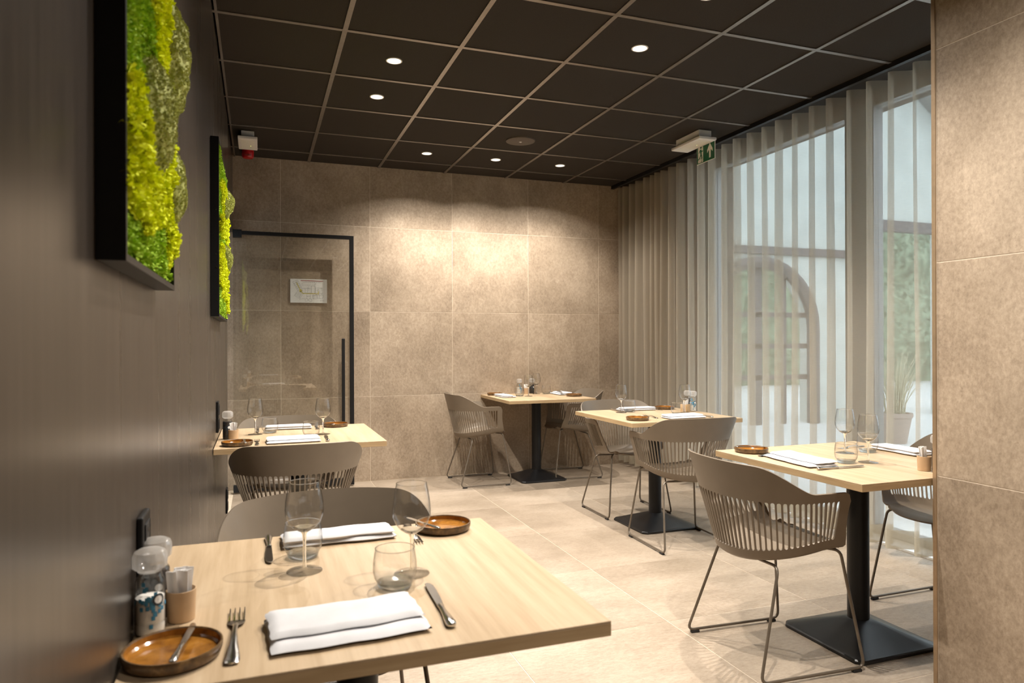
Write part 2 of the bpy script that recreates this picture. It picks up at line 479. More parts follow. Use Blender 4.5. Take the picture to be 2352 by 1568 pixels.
# ------------------------------------------------------------------ setting: window wall
WYL, WYR = 5.09, PY       # window opening along the wall
WZ = 2.75
wr = struct('wall_window', MB().box(RX,RX+.3,WYL,BY+.1,-.1,H+.1).box(RX,RX+.3,RY,WYL,WZ,H+.1).box(RX,RX+.3,RY,WYR-.02,-.1,WZ).mesh('wall_window', M['lintel']))
win = thing('window_1','tall grey framed floor to ceiling window behind the sheer curtain','window')
del win['category']; win['kind'] = 'structure'
def wbar(x0,x1,y0,y1,z0,z1): boxat('window_frame', x0,x1,y0,y1,z0,z1, M['alu'], win, .002)
FX = 3.66
wbar(FX,FX+.08,WYL-.07,WYL,.02,WZ); wbar(FX,FX+.08,3.37,3.60,.02,WZ); wbar(FX,FX+.08,WYR,WYR+.07,.02,WZ)
wbar(FX,FX+.08,3.60,WYL-.07,WZ-.055,WZ); wbar(FX,FX+.08,WYR+.07,3.37,WZ-.04,WZ)
wbar(FX,FX+.08,3.60,WYL-.07,.02,.08); wbar(FX,FX+.08,WYR+.07,3.37,.02,.06)
wbar(FX+.01,FX+.07,3.39,3.44,.06,WZ-.04)
for y0,y1 in ((3.60,WYL-.07),(WYR+.07,3.37)):
    boxat('pane', FX+.036, FX+.044, y0, y1, .06, WZ-.04, M['pane'], win)
sill = boxat('window_sill', 3.535, FX+.4, WYR, WYL, -.02, .012, M['white_print']); sill['kind'] = 'structure'

# ------------------------------------------------------------------ outside
gr = boxat('ground_outside', RX+.3, 40, -12, 40, -.30, -.10, M['gravel']); gr['kind'] = 'structure'
tag(gr, 'pale gravel ground outside the window', 'ground')
pv = thing('outbuilding','pale plaster gabled outbuilding with dark arched doorway seen through the curtain','building',(7.4,9.0,-.1))
def facade():
    # gable wall with an arched and a rectangular opening, local x across, z up
    b = MB(); T = .35
    def prism(pts):
        n = len(pts)
        vs = [(x,0,z) for x,z in pts] + [(x,T,z) for x,z in pts]
        b.add(vs, [tuple(range(n)), tuple(reversed(range(n,2*n)))] + [(i,(i+1)%n,n+(i+1)%n,n+i) for i in range(n)])
    ar, spring = 1.12, 1.55
    prism([(-4.6,0),(-ar,0),(-ar,2.78),(-4.6,2.78)])
    prism([(ar,0),(2.15,0),(2.15,2.78),(ar,2.78)])
    prism([(4.1,0),(5.2,0),(5.2,2.78),(4.1,2.78)])
    for sgn in (-1,1):
        arc = [(sgn*ar*math.cos(g), spring+1.08*math.sin(g)) for g in [PI/2*k/10 for k in range(11)]]
        prism([(sgn*ar,2.78)] + arc + [(0,2.78)])
    prism([(-4.6,2.78),(2.15,2.78),(2.15,3.30),(-4.6,3.30)])
    prism([(4.1,2.78),(5.2,2.78),(5.2,3.30),(4.1,3.30)])
    prism([(-4.6,3.30),(5.2,3.30),(5.2,4.25),(0,7.9),(-4.6,4.7)])
    return b.mesh('facade_wall', M['plaster'])
link('facade_wall', facade(), pv)
bm_ = MB()
arc = [(1.06*math.cos(g), -.02, 1.55+1.02*math.sin(g)) for g in [PI*k/20 for k in range(21)]]
link('arch_frame', MB().tube([(1.06,-.02,0)]+arc+[(-1.06,-.02,0)], .10, 6).mesh('arch_frame', M['out_frame']), pv)
for z in (.75,1.25,1.75): boxat('glazing_bar', -1.06,1.06,.05,.11,z-.04,z+.04, M['out_frame'], pv)
for x in (-.55,.0,.55): boxat('glazing_bar', x-(.10 if x==0 else .03),x+(.10 if x==0 else .03),.05,.11,0,2.5, M['out_frame'], pv)
boxat('beam', -4.6,2.15,-.06,0,2.70,2.82, M['out_frame'], pv)
boxat('lintel_bar', 2.15,4.1,-.03,.1,3.2,3.38, M['out_frame'], pv)
for (x0,z0),(x1,z1) in (((0,7.9),(5.6,3.97)),((0,7.9),(-5,4.42))):
    d = Vector((x1-x0,0,z1-z0)).normalized(); n_ = Vector((-d.z,0,d.x)) if d.x>0 else Vector((d.z,0,-d.x))
    p0, p1 = Vector((x0,-.4,z0)), Vector((x1,-.4,z1)); q = n_*.22; dy = Vector((0,.9,0))
    vs = [p0,p1,p1+q,p0+q,p0+dy,p1+dy,p1+q+dy,p0+q+dy]
    link('roof_edge', MB().add(vs,[(0,1,2,3),(7,6,5,4),(0,4,5,1),(1,5,6,2),(2,6,7,3),(3,7,4,0)]).mesh('roof_edge', M['alu']), pv)
# hedge behind
def hedge_mesh():
    b = MB(); rnd = random.Random(3)
    def P(i,j):
        x = -14+28*i/56; z = 6.5*j/10
        return (x, .8*noise.noise(Vector((x*.5,z*.7,3)))+.25*noise.noise(Vector((x*2,z*2,5))), z*(1+.25*noise.noise(Vector((x*.3,7,0)))))
    b.grid(P,56,10)
    for k in range(2600):
        x = rnd.uniform(-14,14); z = rnd.uniform(0,6.5); y = -.3-rnd.random()*.5; r = rnd.uniform(.06,.16)
        dx,dz = rnd.uniform(-r,r), rnd.uniform(-r,r)
        b.add([(x,y,z),(x+dx+r,y-.1,z+dz),(x+dx,y-.05,z+dz+r)],[(0,1,2)])
    return b.mesh('hedge', M['hedge'])
hd = link('hedge', hedge_mesh(), None, (13,17,-.1)); hd['kind'] = 'stuff'; tag(hd,'green hedge beyond the outbuilding seen through the curtain','hedge')
pp = thing('potted_grass','potted ornamental grass standing on the gravel outside the window','plant',(7.8,6.85,-.1))
link('pot', MB().lathe([(.0,0),(.13,0),(.19,.34),(.205,.34),(.205,.39),(.17,.39),(.16,.33),(0,.33)],24).mesh('pot', M['terracotta'], smooth=.6), pp)
def grass():
    b = MB(); rnd = random.Random(5)
    for k in range(110):
        g = rnd.uniform(0,2*PI); r0 = rnd.uniform(0,.12); lean = rnd.uniform(.05,.38); h = rnd.uniform(.45,.95)
        base = Vector((r0*math.cos(g),r0*math.sin(g),.33)); pts = []
        for t in (0,.35,.7,1): pts.append(base+Vector((math.cos(g)*lean*t*t,math.sin(g)*lean*t*t,h*t)))
        b.tube(pts,[.006,.005,.004,.001],3)
    return b.mesh('grass_blades', M['straw'])
link('grass_blades', grass(), pp)

# ------------------------------------------------------------------ sheer curtain on a black rail
fold = [6.245,6.151,6.057,5.939,5.791,5.652,5.565,5.460,5.381,5.236,5.095,4.943,4.800]
fold += [4.640 - .1535*k for k in range(0,19)]
CXC, CA = 3.432, .058
def curtain(z0, z1, nz, off, name, mat):
    pts = []
    M_ = 12
    for n in range(len(fold)-1):
        for k in range(M_): pts.append((n+k/M_, fold[n]+(fold[n+1]-fold[n])*k/M_))
    pts.append((len(fold)-1, fold[-1]))
    def P(i,j):
        ph, y = pts[i]; z = z0+(z1-z0)*j/nz; q = 1-z/H
        n = int(ph)
        amp = CA*(1+.12*math.sin(n*2.3))*(1+.15*q)
        x = CXC + off - amp*math.cos(2*PI*(ph+.30)) + .010*q*math.sin(n*1.3+1)
        yy = y + .028*q*noise.noise(Vector((n*.9,q*1.5,2)))
        return (x, yy, z)
    return MB().grid(P,len(pts)-1,nz).mesh(name, mat, smooth=1.2)
cu = thing('sheer_curtain','floor length beige sheer curtain hanging in even folds across the window','curtain')
link('fabric', curtain(.150,H-.03,12,0,'curtain_fabric',M['sheer']), cu)
link('hem', curtain(.045,.150,2,0,'curtain_hem',M['sheer_hem']), cu)
ra = boxat('curtain_rail', 3.335,3.365, PY, BY-.003, H-.026, H+.002, M['black']); tag(ra,'slim black curtain rail along the edge of the dark ceiling','rail')

# ------------------------------------------------------------------ glass door open against the back wall
dr = thing('door_1','frameless glass door with black edge frame and long black handle','door',(0,6.10,0))
del dr['category']; dr['kind'] = 'structure'
DX0, DX1, DZ = WX+.005, .768, 2.140
boxat('door_rail', DX0,DX1,-.018,.018,DZ-.030,DZ, M['black'], dr, .002)
boxat('door_rail', DX0,DX1,-.018,.018,.012,.072, M['black'], dr, .002)
boxat('door_stile', DX1-.034,DX1,-.018,.018,.072,DZ-.030, M['black'], dr, .002)
boxat('door_pane', DX0+.002,DX1-.034,-.004,.004,.072,DZ-.030, M['door_pane'], dr)
boxat('pivot_block', DX0,DX0+.068,-.028,.028,DZ-.055,DZ+.008, M['black'], dr, .003)
hn = boxat('door_handle', .660,.686,-.075,-.055,.45,1.262, M['black'], dr, .003)
for z in (.55,1.15): boxat('handle_mount', .668,.678,-.056,-.004,z-.006,z+.006, M['steel'], dr)

# ------------------------------------------------------------------ downlights
WHERE = {(.71,3.855):'above the rear table on the dark wall, the nearer of its pair', (.71,4.455):'above the rear table on the dark wall, the farther of its pair',
         (1.31,5.655):'leftmost of the three along the tiled wall', (1.91,5.655):'middle one of the three along the tiled wall',
         (2.51,5.655):'rightmost of the three along the tiled wall', (1.91,3.255):'alone in its panel above the middle of the room',
         (1.91,2.655):'cut off by the top edge of the picture',
         (.71,2.055):'added to light the moss, above the far edge of the nearest table', (1.31,1.455):'over the floor right of the nearest table'}
for k, (x, y) in enumerate(LIGHTS):
    lab = 'round recessed downlight ' + WHERE.get((x,y), 'added for fill light in the dark ceiling behind the viewpoint')
    d = thing('downlight', lab, 'downlight', (x,y,H), 0, 'recessed ceiling downlights')
    link('trim_ring', cached('dl_ring', lambda: MB().lathe([(.0385,.003),(.0385,-.001),(.0445,-.001),(.0445,.003)],32).mesh('trim_ring', M['white_plastic'], smooth=.6)), d)
    link('reflector', cached('dl_ref', lambda: MB().lathe([(.040,.001),(.033,.022),(.024,.042)],32).lathe([(.024,.042),(.0,.060)],32).mesh('reflector', M['reflector'], smooth=.6)), d)
    link('led_disc', cached('dl_led', lambda: MB().disc(.0155,.040,24,up=False).mesh('led_disc', M['led'])), d)
    ld = bpy.data.lights.new('downlight_lamp','SPOT')
    ld.energy = LAMP_POWER*(.52 if y > 5 else 1.0); ld.color = LAMP_COLOR; ld.spot_size = math.radians(119); ld.spot_blend = .50; ld.shadow_soft_size = .010
    lo = bpy.data.objects.new('downlight_lamp', ld); C.objects.link(lo); lo.parent = d; lo.location = (0,0,-.004)
    sd = bpy.data.lights.new('downlight_spill','AREA'); sd.shape = 'DISK'; sd.size = .05; sd.spread = math.radians(136); sd.energy = LAMP_SPILL; sd.color = LAMP_COLOR
    so = bpy.data.objects.new('downlight_spill', sd); C.objects.link(so); so.parent = d; so.location = (0,0,-.003)

# ceiling speaker, emergency lights, exit sign, alarm
sp = thing('ceiling_speaker','flat round brown ceiling speaker with a tiny white badge','speaker',(1.91,5.055,H))
link('grille', MB().lathe([(.0,-.010),(.10,-.010),(.112,-.006),(.115,.003)],40).mesh('grille', M['speaker'], smooth=.5), sp)
boxat('badge', -.009,.009,-.007,.007,-.012,-.010, M['white_print'], sp)

em = thing('emergency_light','long white emergency light on the ceiling above the green exit sign','emergency light',(3.10,4.50,H-.055),0)
boxat('housing', -.055,.055,-.15,.15,.0,.056, M['white_plastic'], em, .004)
boxat('diffuser', -.075,.075,-.185,.185,-.022,.0, M['white_plastic'], em, .005)
boxat('lens', -.05,.05,-.15,.15,-.024,-.021, M['sign_white'], em, .001)
link('status_led', MB().disc(.004,-.0245,12,up=False).mesh('status_led', M['led_dot']), em, (.01,-.03,0))
em2 = thing('emergency_light','small square white emergency light in the ceiling corner by the dark wall','emergency light',(-.072,5.59,H-.050))
boxat('housing', -.045,.045,-.11,.12,.0,.051, M['white_plastic'], em2, .004)
boxat('diffuser', -.068,.068,-.155,.155,-.022,.0, M['white_plastic'], em2, .005)
boxat('lens', -.047,.047,-.12,.12,-.024,-.021, M['sign_white'], em2, .001)
link('status_led', MB().disc(.004,-.0245,12,up=False).mesh('status_led2', M['led_dot']), em2, (.02,.03,0))
al = thing('fire_alarm','round red fire alarm sounder on the ceiling in the back corner','alarm',(-.078,6.04,H))
link('base', MB().lathe([(.040,.002),(.046,-.002),(.046,-.020),(.043,-.022)],32).mesh('alarm_base', M['red_plastic'], smooth=.6), al)
link('sounder', MB().lathe([(.043,-.022),(.046,-.024),(.046,-.050),(.038,-.062),(.0,-.064)],32).mesh('alarm_sounder', M['red_plastic'], smooth=.6), al)
gb = MB()
for k in range(7):
    g = -PI/2 + (k-3)*.16
    gb.box(.0462*math.cos(g)-.0015,.0462*math.cos(g)+.0015,.0462*math.sin(g)-.0015,.0462*math.sin(g)+.0015,-.052,-.040)
link('sound_slots', gb.mesh('sound_slots', M['dark_print']), al)

# exit sign (in the plane of the curtain rail, facing the room)
ex = thing('exit_sign','green hanging exit sign with running figure and white upward arrow','sign',(3.185,4.46,2.585))
SW, SH = .225, .150
boxat('sign_plate', -.003,.003,-SW/2,SW/2,0,SH, M['sign_white'], ex)
boxat('green_field', -.0045,-.003,-SW/2+.003,SW/2-.003,.003,SH-.003, M['green_sign'], ex)
def flat(pts, x0, x1, mat, name, parent):
    # pts (s,z): s grows to the viewer's right (towards -y)
    n = len(pts); vs = [(x0,-s,z) for s,z in pts]+[(x1,-s,z) for s,z in pts]
    fs = [tuple(range(n)), tuple(reversed(range(n,2*n)))]+[(i,(i+1)%n,n+(i+1)%n,n+i) for i in range(n)]
    return link(name, MB().add(vs,fs).mesh(name, mat), parent)
flat([(-.094,.008),(-.030,.008),(-.030,.142),(-.094,.142)], -.0052,-.0045, M['sign_white'], 'door_symbol', ex)
man = MB()
def mp(pts):
    n = len(pts); vs = [(-.0058,-s,z) for s,z in pts]+[(-.0052,-s,z) for s,z in pts]
    man.add(vs,[tuple(range(n)), tuple(reversed(range(n,2*n)))]+[(i,(i+1)%n,n+(i+1)%n,n+i) for i in range(n)])
mp([(-.056+.010*math.cos(g),.122+.010*math.sin(g)) for g in [2*PI*k/12 for k in range(12)]])
mp([(-.070,.105),(-.052,.108),(-.046,.070),(-.062,.066)])
mp([(-.070,.105),(-.086,.084),(-.082,.079),(-.064,.096)])
mp([(-.052,.106),(-.044,.092),(-.031,.096),(-.031,.089),(-.046,.084),(-.056,.098)])
mp([(-.062,.068),(-.047,.070),(-.038,.040),(-.052,.036),(-.062,.030),(-.060,.036),(-.049,.046)])
mp([(-.038,.040),(-.046,.036),(-.044,.012),(-.052,.009),(-.056,.012),(-.048,.016)])
mp([(-.062,.068),(-.050,.066),(-.070,.038),(-.098,.030),(-.098,.037),(-.076,.044)])
link('running_figure', man.mesh('running_figure', M['green_sign']), ex)
flat([(.045,.020),(.065,.020),(.065,.082),(.088,.060),(.088,.082),(.055,.130),(.022,.082),(.022,.060),(.045,.082)], -.0052,-.0045, M['sign_white'], 'arrow', ex)
boxat('hanger', -.003,.003,-.02,.02,SH,SH+.052, M['white_plastic'], ex)

# floor plan board on the back wall behind the glass
fp = thing('floor_plan_board','white evacuation plan board on the stone wall behind the glass door','sign',(.407,BY-.001,1.672))
boxat('board', -.152,.152,-.012,0,-.102,.102, M['white_print'], fp, .001)
FY = -.0126
def strips(segs, w, mat, name):
    b = MB()
    for (x0,z0),(x1,z1) in segs:
        d = Vector((x1-x0,z1-z0)); n_ = Vector((-d.y,d.x)).normalized()*w/2
        b.add([(x0-n_.x,FY,z0-n_.y),(x1-n_.x,FY,z1-n_.y),(x1+n_.x,FY,z1+n_.y),(x0+n_.x,FY,z0+n_.y)],[(0,1,2,3)])
    return link(name, b.mesh(name, mat), fp)
def loop(pts): return [(pts[i],pts[(i+1)%len(pts)]) for i in range(len(pts))]
seg = loop([(-.133,.074),(-.095,.094),(-.055,.020),(-.092,.002)]) + loop([(-.118,-.040),(-.092,.0),(-.058,-.02),(-.082,-.064)])
seg += [((-.124,.070),(-.084,.008)),((-.105,.088),(-.064,.016)),((-.110,.078),(-.075,.012))]
for t in (.2,.4,.6,.8):
    seg.append(((-.133+.041*t,.074-.072*t),(-.095+.040*t,.094-.074*t)))
    seg.append(((-.118+.026*t,-.040+.040*t),(-.082+.024*t,-.064+.044*t)))
seg += loop([(-.05,.020),(.02,.020),(.02,-.018),(-.05,-.018)]) + [((-.012,.035),(-.012,-.012)),((0,.035),(0,.0)),((-.03,.018),(-.03,-.016))]
seg += loop([(.02,.044),(.052,.044),(.052,-.018),(.02,-.018)])
seg += [((-.05,-.028),(-.078,-.072)),((-.078,-.072),(-.03,-.064)),((-.016,-.028),(-.016,-.062)),((.012,-.028),(.012,-.064)),((.034,-.028),(.034,-.070)),((-.016,-.045),(.012,-.045))]
seg += loop([(-.03,-.070),(-.014,-.064),(-.008,-.078),(-.016,-.090),(-.030,-.088)]) + loop([(-.006,-.076),(.008,-.064),(.024,-.070),(.026,-.086),(.012,-.092)])
seg += loop([(.038,-.034),(.066,-.034),(.066,-.066),(.038,-.066)]) + loop([(.07,-.036),(.122,-.036),(.114,-.062),(.072,-.062)]) + [((.09,-.036),(.088,-.062)),((.05,-.034),(.05,-.066))]
seg += loop([(.056,.028),(.112,.028),(.112,-.030),(.056,-.030)])
strips(seg, .0011, M['dark_print'], 'plan_lines')
strips([((-.066,.089),(.12,.087))], .005, M['red_print'], 'plan_header')
strips([((-.05,-.022),(.075,-.022)),((-.068,.0),(-.05,-.022)),((.08,-.002),(.08,-.028)),((-.100,.070),(-.072,.012))], .006, M['yellow_print'], 'plan_corridor')
b = MB(); b.add([(-.067+.012*math.cos(2*PI*k/16),FY,.002+.012*math.sin(2*PI*k/16)) for k in range(16)],[tuple(range(16))])
link('plan_hub', b.mesh('plan_hub', M['yellow_print']), fp)
rn = random.Random(4); seg = []
for row, (z, x0, x1) in enumerate(((.078,-.06,.11),(.074,-.05,.1),(.062,-.06,-.04),(.051,-.06,.012),(.057,.03,.06),(.064,.05,.07),(-.078,.096,.13),(-.085,.096,.13))):
    x = x0
    while x < x1:
        w = rn.uniform(.005,.014); seg.append(((x,z),(min(x+w,x1),z))); x += w+.006
for k in range(46): 
    x = rn.uniform(.058,.108); z = rn.uniform(-.028,.026); seg.append(((x,z),(x+rn.choice((.006,.0015)),z+rn.choice((0,.004)))))
strips(seg, .0022, M['grey_print'], 'plan_text')

# ------------------------------------------------------------------ moss pictures
def moss_picture(name, label, y0, w, z0, h, layout, mounds, ntuft, size, seed):
    root = thing(name, label, 'picture', (WX, y0, z0), 0, 'framed moss pictures on the dark wall')
    D = .036; T = .010
    f = MB().box(.001,D,0,T,0,h).box(.001,D,w-T,w,0,h).box(.001,D,T,w-T,0,T).box(.001,D,T,w-T,h-T,h)
    link('frame', f.mesh('frame', M['black']), root)
    rnd = random.Random(seed)
    base = D-.012
    def surf(s, z):
        return base + .010*noise.noise(Vector((s*14,z*14,seed))) + .006*noise.noise(Vector((s*40,z*40,seed+3)))
    link('backing', MB().box(.001,base-.016,T,w-T,T,h-T).mesh('backing', M['moss_green']), root)
    bufs = {'green': MB(), 'yellow': MB(), 'olive': MB()}
    def kind(s, z):
        wob = .030*noise.noise(Vector((s*16,z*16,seed+9)))
        best = 'green'
        for (cs,cz,rs,rz) in layout:
            if ((s-cs)/rs)**2 + ((z-cz)/rz)**2 + wob*14 < 1: best = 'yellow'
        return best
    def lump(b, c, r, n):
        # a knobbly tuft: small crumpled star of leaflets
        for k in range(n):
            th = rnd.uniform(0,2*PI); el = rnd.uniform(.05,1.4)
            d = Vector((math.sin(el), math.cos(el)*math.cos(th), math.cos(el)*math.sin(th)))
            side = d.cross(Vector((rnd.uniform(-1,1),rnd.uniform(-1,1),rnd.uniform(-1,1)))).normalized()
            tip = c + d*r; wd = r*.42
            b.add([c - side*wd*.5, tip - side*wd*.6, tip + side*wd*.6 + d*r*.15, c + side*wd*.5], [(0,1,2,3)])
    for k in range(ntuft):
        s, z = rnd.uniform(T,w-T), rnd.uniform(T,h-T)
        inm = False
        for (cs,cz,rs,rz,hh) in mounds:
            if ((s-cs)/rs)**2 + ((z-cz)/rz)**2 < .85: inm = True
        if inm: continue
        kd = kind(s,z)
        lift = .012 if kd == 'yellow' else 0
        e = min(s-T, w-T-s, z-T, h-T-z)
        x = surf(s,z) + lift*rnd.uniform(.3,1.3) - (.006 if e < .012 else 0)
        r = size*rnd.uniform(.7,1.35)*(1.25 if kd == 'yellow' else 1)
        lump(bufs[kd], Vector((x,s,z)), r, 5 if kd == 'green' else 7)
    for kd in ('green','yellow'):
        o = link(kd+'_moss', bufs[kd].mesh(kd+'_moss', M['moss_'+kd]), root); o['kind'] = 'stuff'
    for (cs,cz,rs,rz,hh) in mounds:
        b = MB(); nu, nv = 28, 14
        def P(i,j):
            a_ = 2*PI*i/nu; el = PI/2*j/nv
            d = Vector((math.sin(el)*hh, math.cos(el)*math.cos(a_)*rs, math.cos(el)*math.sin(a_)*rz))
            p = Vector((base-.006,cs,cz)) + d
            k_ = 1 + .10*noise.noise(p*45) + .05*noise.noise(p*130)
            return Vector((base-.006,cs,cz)) + d*k_
        b.grid(P,nu,nv)
        for q in range(int(2600*rs*rz/.008)):
            a_ = rnd.uniform(0,2*PI); el = math.asin(rnd.random())
            d = Vector((math.sin(el)*hh, math.cos(el)*math.cos(a_)*rs, math.cos(el)*math.sin(a_)*rz))
            p = Vector((base-.006,cs,cz)) + d*(1+.10*noise.noise((Vector((base,cs,cz))+d)*45))
            lump(b, p, size*.42, 3)
        link('moss_mound', b.mesh('moss_mound', M['moss_olive']), root)
    return root
moss_picture('moss_picture','tall framed moss picture nearest the viewer, with green and yellow moss', 1.04, .565, 1.335, .80,
    [(.07,.18,.09,.10),(.15,.11,.06,.05),(.26,.13,.08,.045),(.40,.20,.05,.09),(.34,.52,.06,.20),(.43,.40,.05,.10),(.48,.10,.04,.06)],
    [(.27,.27,.085,.105,.050),(.46,.44,.07,.13,.055),(.50,.20,.05,.09,.045),(.15,.62,.08,.10,.045)], 9000, .0085, 11)
moss_picture('moss_picture','farther framed moss picture with green and yellow moss near the glass door', 3.36, .84, 1.345, .80,
    [(.14,.22,.16,.12),(.40,.20,.16,.10),(.60,.32,.2,.08),(.30,.58,.22,.07),(.62,.50,.16,.08),(.72,.10,.08,.05),(.12,.42,.10,.05)],
    [(.50,.31,.13,.075,.055),(.62,.62,.13,.07,.060),(.40,.55,.11,.06,.05)], 9000, .0105, 23)

# ------------------------------------------------------------------ wall sockets
def socket(label, y, z, w=.085, h=.155):
    s = thing('wall_socket', label, 'socket', (WX,y,z), 0, 'black sockets on the dark wall')
    boxat('plate', 0,.011,-w/2,w/2,-h/2,h/2, M['black'], s, .003)
    for dz in (-.036,.036):
        link('insert', cached('sock_in', lambda: MB().box(.0105,.0125,-.026,.026,-.026,.026).mesh('insert', M['black_soft'], bevel=.003)), s, (0,0,dz))
        link('contact', cached('sock_c', lambda: MB().box(.012,.0145,-.003,.003,-.004,.004).mesh('contact', M['steel'])), s, (0,.0,dz+.012))
socket('black wall socket just behind the salt mill on the nearest table', 1.40, .845)
socket('black wall socket beside the pepper mill of the rear table', 3.82, .855)
socket('black wall socket low on the dark wall below the rear table', 4.85, .215)

# ------------------------------------------------------------------ chairs
def chair_meshes():
    if 'chair' in _cache: return _cache['chair']
    def plan(t, Wd, B, F):
        xc = B+.255; a_ = .63
        if t < a_:
            th = t/a_*PI/2; e = .90
            return (xc-(xc-B)*max(0,math.cos(th))**e, Wd*max(0,math.sin(th))**e)
        q = (t-a_)/(1-a_)
        return (xc+(F-xc)*q, Wd)
    # arc length table
    K = 400; acc = [0]; prev = plan(0,.26,-.245,.13)
    for k in range(1,K+1):
        p = plan(k/K,.26,-.245,.13); acc.append(acc[-1]+math.hypot(p[0]-prev[0],p[1]-prev[1])); prev = p
    L = acc[-1]
    def t_of(s):
        s = max(0,min(L,s)); lo, hi = 0, K
        while hi-lo > 1:
            m = (lo+hi)//2
            if acc[m] <= s: lo = m
            else: hi = m
        return (lo + (s-acc[lo])/max(1e-9,acc[hi]-acc[lo]))/K
    z_in = lambda x: .402 + .052*(x+.165)/.285
    NS = 48; EDGE = .040
    span = 2*(L-EDGE); pitch = span/NS
    cols = [(-L,None)]; 
    for k in range(1,3): cols.append((-L+EDGE*k/3,None))
    for n in range(NS):
        s0 = -L+EDGE+pitch*n
        rib = .32*pitch
        a_, b_ = s0+rib*.5, s0+pitch-rib*.5
        w = b_-a_
        if n == 0: cols.append((s0,None))
        for q, hgt in ((0,0),(.14,.70),(.5,1.0),(.86,.70),(1,0)): cols.append((a_+w*q, (n,hgt)))
    cols.append((L-EDGE,None))
    for k in range(1,3): cols.append((L-EDGE+EDGE*k/3,None))
    cols.append((L,None))
    ZT = .785
    def col_fn(s):
        sg = -1 if s < 0 else 1; t = t_of(abs(s)); dist = L-abs(s)
        pin = plan(t,.190,-.165,.125); pl = plan(t,.222,-.205,.128); pt = plan(t,.326,-.288,.135)
        zi = z_in(pin[0]); zl = zi+.030
        xt = pt[0]
        zt = ZT - .105*sm(-.240,-.055,xt)
        zt -= .010*(abs(pt[1])/.318)**2*(1-sm(-.205,-.1,xt))
        r = .034
        if dist < r: zt -= r-math.sqrt(max(0,r*r-(r-dist)**2))
        def at(z):
            w = (z-zl)/(ZT-zl)
            x = pl[0]+(pt[0]-pl[0])*w; y = pl[1]+(pt[1]-pl[1])*(w**.92 if w>0 else 0)
            x += .036*max(0,1-w*1.9)**2*sm(.06,0,dist)
            return Vector((x, sg*y, z))
        def low(q):
            P0 = Vector((pin[0]+.036*sm(.06,0,dist),sg*pin[1],zi)); P2 = at(zl); P1 = Vector((P2.x,P2.y,zi))
            return P0*(1-q)**2+P1*2*q*(1-q)+P2*q*q
        return at, low, zl, zt
    RR = pitch*.68/2
    b = MB(); idx = {}
    def vid(key, p):
        if key not in idx: idx[key] = len(b.v); b.v.append(tuple(p))
        return idx[key]
    ZS = .648
    NB, NTp, NM = 3, 4, 6
    info = [col_fn(s) for s,_ in cols]
    def pt_low(ci, r):
        return vid(('l',ci,r), info[ci][1](r/NB)) if r < NB else vid(('sb',ci), sb(ci))
    def endz(ci):
        st = cols[ci][1]; k = st[1] if st else 0
        zl, zt = info[ci][2], info[ci][3]
        zs = min(ZS, zt-.03)
        return zl+.018-k*RR*1.0, zs-RR+k*RR
    def sb(ci): return info[ci][0](endz(ci)[0])
    nC = len(cols)
    for ci in range(nC-1):
        c2 = ci+1
        for r in range(NB):
            b.f.append((pt_low(ci,r),pt_low(c2,r),pt_low(c2,r+1),pt_low(ci,r+1)))
        def top(c,r):
            z0 = endz(c)[1]; z1 = info[c][3]
            return vid(('t',c,r), info[c][0](z0+(z1-z0)*r/NTp))
        for r in range(NTp):
            b.f.append((top(ci,r),top(c2,r),top(c2,r+1),top(ci,r+1)))
        s1, s2 = cols[ci][1], cols[c2][1]
        slot = s1 and s2 and s1[0] == s2[0]
        if not slot:
            def mid(c,r):
                if r == 0: return pt_low(c,NB)
                if r == NM: return top(c,0)
                za, zb = endz(c); return vid(('m',c,r), info[c][0](za+(zb-za)*r/NM))
            for r in range(NM): b.f.append((mid(ci,r),mid(c2,r),mid(c2,r+1),mid(ci,r+1)))
    back = b.mesh('backrest', M['shell'], smooth=.7, solid=.0060)
    # seat pan
    sp_ = MB(); NU, NW = 22, 12; rows = []
    for j in range(NU+1):
        s = L*j/NU; t = t_of(s); p = plan(t,.190,-.165,.125); e = .036*sm(.06,0,L-s)
        rows.append((p[0]+e, p[1], z_in(p[0]), 0))
    for q in (.25,.5,.72,.88,1.0): rows.append((.161+.069*q, .190*(1-.20*q**2.5), z_in(.125)-.016*q*q, q))
    vs = []
    for x,hw,z,q in rows:
        for k in range(NW+1):
            w = -1+2*k/NW
            xx = x - (.045*q*abs(w)**3)
            vs.append((xx, w*hw, z - .012*(1-w*w)*(1-q)*min(1,hw/.1) + .010*(w*w)*q))
    fs = [(j*(NW+1)+k,(j+1)*(NW+1)+k,(j+1)*(NW+1)+k+1,j*(NW+1)+k+1) for j in range(len(rows)-1) for k in range(NW)]
    sp_.add(vs,fs)
    seat = sp_.mesh('seat', M['shell'], smooth=.7, solid=.0075)
    frames = {}
    for sgn in (-1,1):
        pts = [(-.105,sgn*.09,.394),(-.105,sgn*.185,.398),(-.226,sgn*.245,.0135),(.226,sgn*.245,.0135),(.165,sgn*.192,.438),(.125,sgn*.150,.439),(.120,sgn*.09,.439)]
        frames[sgn] = MB().tube(round_path(pts,.034,5), .0058, 8).mesh('sled_leg', M['shell_rod'], smooth=.9)
    cross = MB().tube([(0,-.09,0),(0,.09,0)],.0058,8).mesh('cross_rod', M['shell_rod'], smooth=.9)
    glide = MB().box(-.019,.019,-.0075,.0075,0,.010).mesh('glide', M['black_soft'], bevel=.002)
    _cache['chair'] = (back, seat, frames, cross, glide)
    return _cache['chair']
